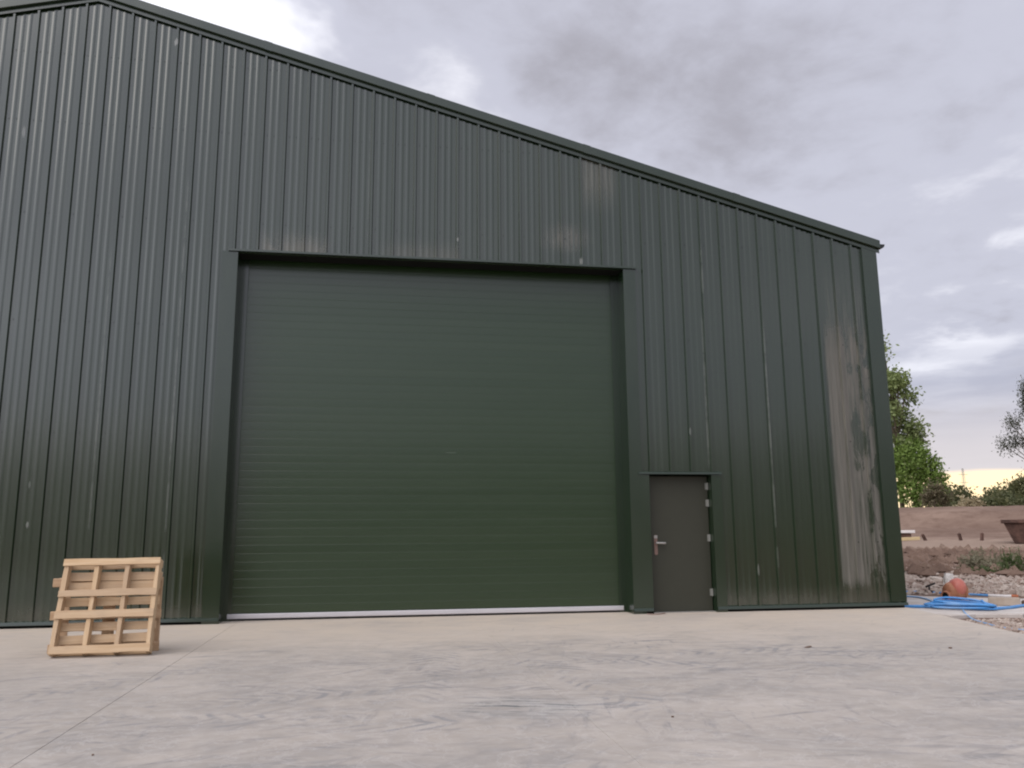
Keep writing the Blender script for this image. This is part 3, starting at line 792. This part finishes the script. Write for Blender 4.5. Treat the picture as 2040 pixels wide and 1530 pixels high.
# ------------------------------------------------------------------ gravel, rubble
def scatter(name, mat, n, sampler, smin, smax, flat, label, seed):
    g = np.random.default_rng(seed); V = []; F = []
    base = np.array([(1, 0, 0), (-.5, .87, 0), (-.5, -.87, 0), (.1, .05, .75), (.05, -.02, -.6)])
    tri = [(0, 1, 3), (1, 2, 3), (2, 0, 3), (1, 0, 4), (2, 1, 4), (0, 2, 4)]
    for i in range(n):
        x, y = sampler(g)
        s = smin + (smax-smin)*g.random()**3
        a = g.random()*6.28; ca, sa = math.cos(a), math.sin(a)
        P = base*(s*g.uniform(.6, 1.3, (5, 3))); P[:, 2] *= flat
        P = np.stack([P[:, 0]*ca-P[:, 1]*sa, P[:, 0]*sa+P[:, 1]*ca, P[:, 2]], 1) + (x, y, 0)
        z = float(terrain(np.array(x), np.array(y))); P[:, 2] += z + s*.25
        o = len(V)*1
        F += [tuple(q+o for q in t) for t in tri]; V += [tuple(q) for q in P]
    mb = MB(); mb.v = V; mb.f = F; ob = mb.build(name, mat); tag(ob, label, kind='stuff'); return ob
def polar(r0, r1, a0=31, a1=47):
    def f(g):
        r = math.sqrt(g.uniform(r0*r0, r1*r1)); a = R(g.uniform(a0, a1)); return CAM[0]+r*math.sin(a), CAM[1]+r*math.cos(a)
    return f
def strip(g):
    y = g.uniform(-9, -1.0); return XE(y) + .1 + abs(g.normal(0, .9)), y
def strip_ok(g):
    while True:
        x, y = strip(g)
        if y < -1.15 and x < 12: return x, y
scatter('gravel', M_GRAV, 6500, strip_ok, .012, .045, .8, 'fine pinkish gravel along the slab edge', 1)
scatter('rubble', M_GRAV, 7000, polar(18.4, 25.5), .02, .12, .8, 'broken stone rubble spread behind the pipes', 2)
scatter('clods', M_SOIL, 3000, polar(22, 34), .04, .28, .8, 'brown earth clods on dug over ground', 3)
def at_polar(az, r): return CAM[0] + r*math.sin(R(az)), CAM[1] + r*math.cos(R(az))
rubble_list = [  # az, r, dims, material, label
    (35.15, 27.5, (.55, .40, .32), M_ROCKP, 'white stone nearest the shed wall on the brown clods'),
    (35.6, 21.5, (.95, .60, .34), M_ROCKP, 'large pale slab fragment at the left of the rubble band'),
    (36.7, 22.0, (.70, .45, .30), M_ROCKP, 'flat pale stone left of the weeds in the rubble'),
    (38.4, 21.0, (.62, .42, .26), M_ROCKP, 'wide pale stone under the grey weeds'),
    (39.6, 20.5, (.50, .40, .26), M_ROCKP, 'pale stone right of centre in the rubble band'),
    (36.6, 28.0, (.45, .42, .45), M_ROCKB, 'dark upright clod beside the brown mound'),
    (39.3, 31.0, (.85, .55, .50), M_ROCKB, 'dark brown clod in front of the rusty skip'),
    (40.3, 22.4, (.42, .36, .26), M_ROCKP, 'pale stone at the right end of the rubble band')]
for i, (az, r, dm, mt, lb) in enumerate(rubble_list):
    x, y = at_polar(az, r); rock('soil_clod' if mt is M_ROCKB else 'stone', (x, y, tz(x, y)-.06), tuple(q*.5 for q in dm), mt, 30+i, lb, 'soil clod' if mt is M_ROCKB else 'stone', rot=i*1.3)
# crumbs on the apron
rock('mud_crumb', (4.486, -3.983, 0), (.09, .045, .016), M_ROCKB, 91, 'flat brown mud crumb lying alone on the yard right of the side door', 'mud crumb', rot=.3)
rock('mud_crumb', (5.85, -4.35, 0), (.05, .035, .014), M_ROCKB, 92, 'tiny mud crumb near the right end of the yard', 'mud crumb', rot=.9)
rock('pebble', (.18, -8.05, 0), (.014, .012, .010), M_ROCKB, 93, 'dark pebble near the bottom edge of the yard, left of centre', 'pebble')
rock('pebble', (1.95, -6.90, 0), (.018, .014, .011), M_ROCKB, 94, 'dark pebble right of the scuff marks on the yard', 'pebble')
rock('pebble', (-1.5, -7.2, 0), (.014, .012, .010), M_ROCKB, 95, 'dark pebble at lower left beside the slab joint', 'pebble')
# curled dry strip by the side door
m = MB(); m.tube(smooth_path([(4.02, -.13, .008), (4.10, -.19, .007), (4.20, -.21, .012), (4.28, -.18, .02), (4.27, -.14, .01)], 5), .008, 6)
tag(m.build('dry_twig', M_COPPER, smooth=True), 'curled reddish brown twig on the slab at the side door', 'twig')

# ------------------------------------------------------------------ things on the dug ground
# rusty skip: a tapering open tub
sx, sy = at_polar(40.95, 39.5); sz = tz(sx, sy)
sk = empty('skip', (sx, sy, sz - .02), 'rusty brown open steel skip on the soil, cut by the right edge', 'skip', None, (0, 0, R(-40))); sk.scale = (1.32, 1.32, 1.32)
def frustum(mb, x0, x1, X0, X1, y, Y, z0, z1, wall=.03):
    lo = [(x0, -y, z0), (x1, -y, z0), (x1, y, z0), (x0, y, z0)]; hi = [(X0, -Y, z1), (X1, -Y, z1), (X1, Y, z1), (X0, Y, z1)]
    li = [(x0+wall, -y+wall, z0+wall), (x1-wall, -y+wall, z0+wall), (x1-wall, y-wall, z0+wall), (x0+wall, y-wall, z0+wall)]
    hi2 = [(X0+wall, -Y+wall, z1), (X1-wall, -Y+wall, z1), (X1-wall, Y-wall, z1), (X0+wall, Y-wall, z1)]
    fs = [(0, 3, 2, 1), (8, 9, 10, 11)]
    for k in range(4):
        j = (k+1) % 4
        fs += [(k, j, 4+j, 4+k), (8+k, 12+k, 12+j, 8+j), (4+k, 4+j, 12+j, 12+k)]
    mb.add(lo+hi+li+hi2, fs)
m = MB(); frustum(m, -.55, 1.7, -.80, 2.0, .62, .75, .0, .66); m.build('tub', M_RUST, sk)
m = MB()
for a, b, c, d in ((-.85, 2.05, -.80, -.74), (-.85, 2.05, .74, .80), (-.85, -.79, -.74, .74), (1.99, 2.05, -.74, .74)): m.box(a, b, c, d, .60, .70)
m.build('rim', M_RUST, sk, bevel=.01)
for x in (-.1, .6, 1.3):
    m = MB(); m.add([(x-.04, -.66, .0), (x+.04, -.66, .0), (x+.04, -.79, .60), (x-.04, -.79, .60), (x-.04, -.60, .0), (x+.04, -.60, .0), (x+.04, -.70, .60), (x-.04, -.70, .60)],
                    [(0, 1, 2, 3), (5, 4, 7, 6), (0, 4, 5, 1), (1, 5, 6, 2), (2, 6, 7, 3), (3, 7, 4, 0)]); m.build('rib', M_RUST, sk)
# white sheet lying tilted on a dark stack, plank in front
wx0, wy0 = at_polar(34.75, 44.0); wz = tz(wx0, wy0)
m = MB(); m.box(-2.3, -.20, -.5, .5, 0, .24); o = m.build('board_stack', M_RUST, None, bevel=.01); o.location = (wx0, wy0, wz+.0); o.rotation_euler = (0, 0, R(-35))
tag(o, 'low dark stack carrying the white sheet at the shed edge', 'stack')
m = MB(); m.box(-2.5, -.02, -.6, .6, 0, .13); o = m.build('white_sheet', M_WHITEP, None, bevel=.01); o.location = (wx0, wy0, wz+.245); o.rotation_euler = (0, 0, R(-35))
tag(o, 'bright white sheet lying on a low dark stack far behind the corner', 'sheet')
qx, qy = at_polar(34.75, 41.5); qz = tz(qx, qy)
m = MB(); m.box(-2.9, .13, -.12, .12, 0, .14); o = m.build('timber_plank', M_PLANK, None, bevel=.01); o.location = (qx, qy, qz+.03); o.rotation_euler = (0, R(-2.5), R(-20))
tag(o, 'pale yellow timber plank lying in front of the white sheet', 'plank')
for i, (az, lb) in enumerate(((35.25, 'leaning wooden peg nearest the yellow plank'), (37.15, 'middle of the three wooden pegs in the soil'), (38.25, 'wooden peg nearest the rusty skip'))):
    x, y = at_polar(az, 41.8); m = MB(); m.prism([(-.05, -.05), (.05, -.05), (.05, .05), (-.05, .05)], 'z', -.1, .30); m.add([(-.05, -.05, .30), (.05, -.05, .30), (.05, .05, .30), (-.05, .05, .30), (0, 0, .34)], [(0, 1, 4), (1, 2, 4), (2, 3, 4), (3, 0, 4)])
    o = m.build('wooden_peg', M_RUST, None); o.location = (x, y, tz(x, y)); o.rotation_euler = ((.1, -.5, 0), (.1, -.28, 0), (0, .12, 0))[i]
    tag(o, lb, 'peg', 'wooden pegs in the soil')

# ------------------------------------------------------------------ vegetation
def leaves(clusters, n, size, g, droop=0.0, aspect=.6, shell=.35, fuzz=.8):
    """clusters: (x, y, z, rx, ry, rz); leaf quads near the cluster surfaces"""
    cl = np.array(clusters, float); vol = (cl[:, 3]*cl[:, 4]*cl[:, 5])**(.8); pick = g.choice(len(cl), n, p=vol/vol.sum())
    d = g.normal(size=(n, 3)); d /= np.linalg.norm(d, axis=1)[:, None]
    rad = (shell + (1-shell)*g.random(n))[:, None]**.7
    lump = 1 + .28*np.sin(d[:, :1]*5 + pick[:, None]) * np.cos(d[:, 2:3]*4 + pick[:, None]*2)
    C = cl[pick, :3] + d*rad*lump*cl[pick, 3:]
    C += g.normal(size=(n, 3))*size*fuzz
    a = g.normal(size=(n, 3)); a[:, 2] -= droop; a /= np.linalg.norm(a, axis=1)[:, None]
    b = np.cross(a, g.normal(size=(n, 3))); b /= np.linalg.norm(b, axis=1)[:, None]
    s = size*g.uniform(.6, 1.35, n)[:, None]
    A = a*s; B = b*s*aspect
    V = np.stack([C-A, C+B*.9, C+A, C-B*.9], 1).reshape(-1, 3)
    F = np.arange(n*4).reshape(-1, 4)
    return V, F
def leaf_obj(name, mat, parent, clusters, n, size, seed, **k):
    V, F = leaves(clusters, n, size, np.random.default_rng(seed), **k)
    me = bpy.data.meshes.new(name); me.from_pydata(V.tolist(), [], F.tolist()); me.materials.append(mat)
    o = bpy.data.objects.new(name, me); COL.objects.link(o)
    if parent: o.parent = parent
    return o
def tree(name, az, r, clusters, n, size, mat, label, cat='tree', group=None, seed=1, trunk=(.22, .06), trunk_h=None, sink=.1, **k):
    """clusters (du across the view, dv along it, height, r across, r height) in metres"""
    x, y = at_polar(az, r); z = tz(x, y) - sink
    t = empty(name, (x, y, z), label, cat, group, (0, 0, -R(az)))
    cl = [(c[0], c[1], c[2], c[3], c[3]*.9, c[4]) for c in clusters]
    leaf_obj('crown', mat, t, cl, n, size, seed, **k)
    m = MB(); g = random.Random(seed); H = trunk_h or max(c[2] for c in clusters)
    m.tube(smooth_path([(0, 0, -.2), (g.uniform(-.1, .1), 0, H*.35), (g.uniform(-.25, .25), .1, H*.7), (0, 0, H)], 5), [trunk[0]*(1-q/16)+trunk[1]*q/16 for q in range(16)], 7)
    m.build('trunk', M_BARK, t, smooth=True)
    for i, c in enumerate(cl):
        if math.hypot(c[0], c[1]) < .3: continue
        m = MB(); s = Vector((0, 0, max(.2, min(c[2]*.62, H*.8)))); e = Vector(c[:3])
        m.tube(smooth_path([s, s.lerp(e, .5) + Vector((0, 0, -.15)), e], 4), [trunk[0]*.42*(1-q/9)+.02*q/9 for q in range(9)], 6)
        m.build('limb', M_BARK, t, smooth=True)
    return t
# tall ash at the shed corner (trunk hidden behind the wall, ragged right side in view)
g = random.Random(5)
cl = [(-1.2, 0, 9.9, .8, .8), (-.9, .5, 11.0, .5, .6), (-.35, 0, 10.6, .28, .30), (-.30, .2, 11.3, .30, .4), (-.5, .2, 11.9, .26, .3)]
for h, w in ((8.75, 1.15), (8.0, 1.7), (7.2, 1.55), (6.4, 1.9), (5.6, 2.15), (4.8, 2.2), (4.0, 2.2), (3.2, 2.0)):
    for q in range(5):
        cl.append((-.3 + w*g.uniform(-.6, .78), g.uniform(-1.1, 1.1), h + g.uniform(-.5, .5), g.uniform(.40, .72), g.uniform(.38, .62)))
tree('ash_tree', 34.15, 62, cl, 8200, .125, L_ASH, 'tall airy light green tree rising behind the shed corner', seed=12, trunk=(.17, .04), trunk_h=9.0, shell=.15, fuzz=2.0)
# bright round bush below it
cl = [(.0, 0, 3.0, 1.0, 1.5), (.8, .3, 2.4, .85, 1.3), (1.35, .2, 1.6, .65, 1.2), (-1.0, 0, 2.4, 1.0, 1.8), (.55, 0, 3.7, .6, .7), (-.3, .3, 4.0, .7, .7), (1.3, .1, 3.1, .4, .6), (.2, 0, 1.0, 1.2, 1.0), (1.75, 0, 2.3, .25, .35), (.2, .2, 4.5, .3, .4)]
tree('bush_tree', 34.95, 61, cl, 8000, .105, L_BUSH, 'broad bright green bushy tree beside the shed corner', seed=13, trunk=(.16, .05), trunk_h=3.5, shell=.25, fuzz=1.5)
cl = [(0, 0, .9, .6, .9), (.55, .2, .7, .5, .7), (-.5, 0, .7, .45, .8), (.2, 0, 1.4, .3, .5)]
tree('dry_shrub', 36.0, 59.5, cl, 1500, .08, L_SHRUB, 'brownish twiggy shrub at the right foot of the bright bush', 'shrub', seed=14, trunk=(.07, .02), shell=.05)
# straw coloured mound of dry growth in the hedge gap
cl = [(0, 0, .6, 1.0, 1.1), (.5, .3, 1.1, .5, .6)]
tree('dry_shrub', 37.75, 75, cl, 1800, .13, leafmat('straw_leaves', (.34, .28, .17), (.42, .35, .22), (.46, .39, .27)), 'pale straw coloured shrub in the gap of the far hedge', 'shrub', seed=15, trunk=(.05, .02), shell=.2)
# far hedgerow trees, each with its own crown
FAR = [(36.7, 112, 1.7, 4.2, 'small dark green tree directly right of the brown shrub'),
       (37.25, 118, 2.3, 4.6, 'round topped far tree left of the sunset gap'),
       (37.95, 125, 2.5, 4.8, 'second round far tree left of the sunset gap'),
       (38.55, 104, 1.5, 2.4, 'low dark far bush under the sunset gap'),
       (39.1, 112, 1.6, 5.0, 'slim far tree right of the sunset gap'),
       (39.75, 116, 2.4, 5.6, 'tallest rounded far tree, right of the slim one'),
       (40.45, 108, 2.0, 5.2, 'far tree between the tallest round tree and the right edge'),
       (41.25, 104, 2.6, 6.2, 'broad far tree at the right edge under the birch'),
       (39.3, 84, 1.9, 2.6, 'dark green low bush in front of the far trees'),
       (40.4, 86, 2.4, 2.8, 'wide olive bush in front of the far trees at right'),
       (38.3, 90, 1.3, 2.0, 'low olive bush right of the straw coloured shrub'),
       (37.2, 88, 1.6, 1.9, 'low olive bush between brown and straw coloured shrubs'),
       (42.4, 106, 3.0, 6.0, 'far tree just past the right edge')]
for i, (az, r, w, h, lb) in enumerate(FAR):
    w *= 1.3; h *= 1.0 if 37.8 < az < 39.3 else (1.3 if az < 37.8 else 1.0)
    g = random.Random(100+i)
    cl = [(0, 0, h*.72, w*.72, h*.30), (0, 0, h*.40, w*.95, h*.42)]
    for q in range(6): cl.append((g.uniform(-.75, .75)*w, g.uniform(-.4, .4)*w, h*g.uniform(.25, .80), w*g.uniform(.28, .45), h*g.uniform(.14, .22)))
    tree('far_tree' if h > 3 else 'far_bush', az, r, cl, 2600, .19, L_DARK, lb, 'tree' if h > 3 else 'bush', 'far trees along the horizon', 50+i, (.16, .05), h*.8, sink=.3, shell=.35)
# birch at the right edge, drooping branches
cl = []
g = random.Random(9)
for q in range(44):
    a = g.uniform(0, 6.28); rr = g.uniform(.4, 2.5); h = g.uniform(4.2, 8.6)
    rr *= 1 - max(0, (h-6.6))/3.0
    cl.append((rr*math.cos(a), rr*math.sin(a), h, g.uniform(.28, .50), g.uniform(.55, 1.0)))
tree('birch_tree', 41.85, 66, cl, 12000, .07, L_BIRCH, 'grey green birch with drooping branches at the right edge', seed=31, trunk=(.10, .02), shell=.0, droop=1.2, aspect=.45, fuzz=2.6)
# weeds on the rubble
def weed(az, r, w, h, mat, label, seed, n=700):
    x, y = at_polar(az, r); g = random.Random(seed)
    t = empty('weed_clump', (x, y, tz(x, y)-.05), label, 'weeds', 'weed clumps on the rubble', (0, 0, -R(az)))
    cl = [(g.uniform(-1, 1)*w*.75, g.uniform(-.5, .5)*w, h*g.uniform(.15, .65), w*.34, w*.3, h*.32) for _ in range(7)]
    leaf_obj('foliage', mat, t, cl, n, .055, seed, droop=-.6, aspect=.35, shell=.1)
    for q in range(7):
        m = MB(); a = (g.uniform(-.6, .6)*w, g.uniform(-.3, .3)*w, 0); m.tube([a, (a[0]*1.3, a[1]*1.3, h*g.uniform(.7, 1.1))], .008, 5)
        m.build('stem', mat, t)
weed(37.9, 23.6, .70, .60, L_WEED, 'left clump of grey green weeds on the rubble', 61, 620)
weed(38.7, 25.0, .70, .60, L_WEED, 'middle clump of pale dry weeds on the rubble', 62, 480)
weed(39.5, 23.6, .65, .45, L_WEED, 'sparse low weeds on the rubble left of the green clump', 63, 300)
weed(40.3, 23.2, .60, .66, L_WEED2, 'greener weeds on the rubble at the right edge', 64, 800)
weed(41.0, 16.6, .10, .42, L_WEED2, 'single green shoot by the right edge above the pale stone', 65, 130)
weed(38.2, 22.9, .35, .22, L_WEED2, 'low dark green weeds at the foot of the left clump', 66, 320)
# thin lattice mast far off
mx_, my_ = at_polar(37.62, 300); mz_ = tz(mx_, my_)
ms = empty('lattice_mast', (mx_, my_, mz_), 'thin far lattice mast in front of the yellow sunset band', 'mast')
m = MB()
for a, b in ((-1, -1), (1, -1), (1, 1), (-1, 1)): m.tube([(a*1.0, b*1.0, -1), (a*.15, b*.15, 20)], .06, 4)
m.build('leg_frame', M_STEEL, ms)
m = MB()
for z in (13, 15.5, 18): m.box(-1.6, 1.6, -.06, .06, z, z+.12)
m.build('cross_arm', M_STEEL, ms)
# unseen hedgerow added behind the camera to darken wall reflections; distant one after it
g = np.random.default_rng(77)
def hedge(angles, r0, h0, h1, n, size, label, seed):
    hp = []
    for a in angles:
        r = r0 + g.normal(0, 2.5); x, y = CAM[0]+r*math.sin(R(a)), CAM[1]+r*math.cos(R(a)); h = g.uniform(h0, h1)
        hp.append((x, y, tz(x, y) + h*.45, 2.4, 2.2, h*.55))
    o = leaf_obj('hedgerow', L_DARK, None, hp, n, size, seed, shell=.5); tag(o, label, kind='stuff')
hedge(np.arange(95, 320, 2.2), 66, 9.5, 12.5, 26000, .42, 'unseen hedgerow added behind the camera to darken wall reflections', 78)
hedge(np.concatenate([np.arange(-34, 33.5, 1.1), np.arange(43.5, 95, 1.1)]), 118, 4.0, 6.0, 14000, .34, 'distant hedgerow on the horizon', 79)
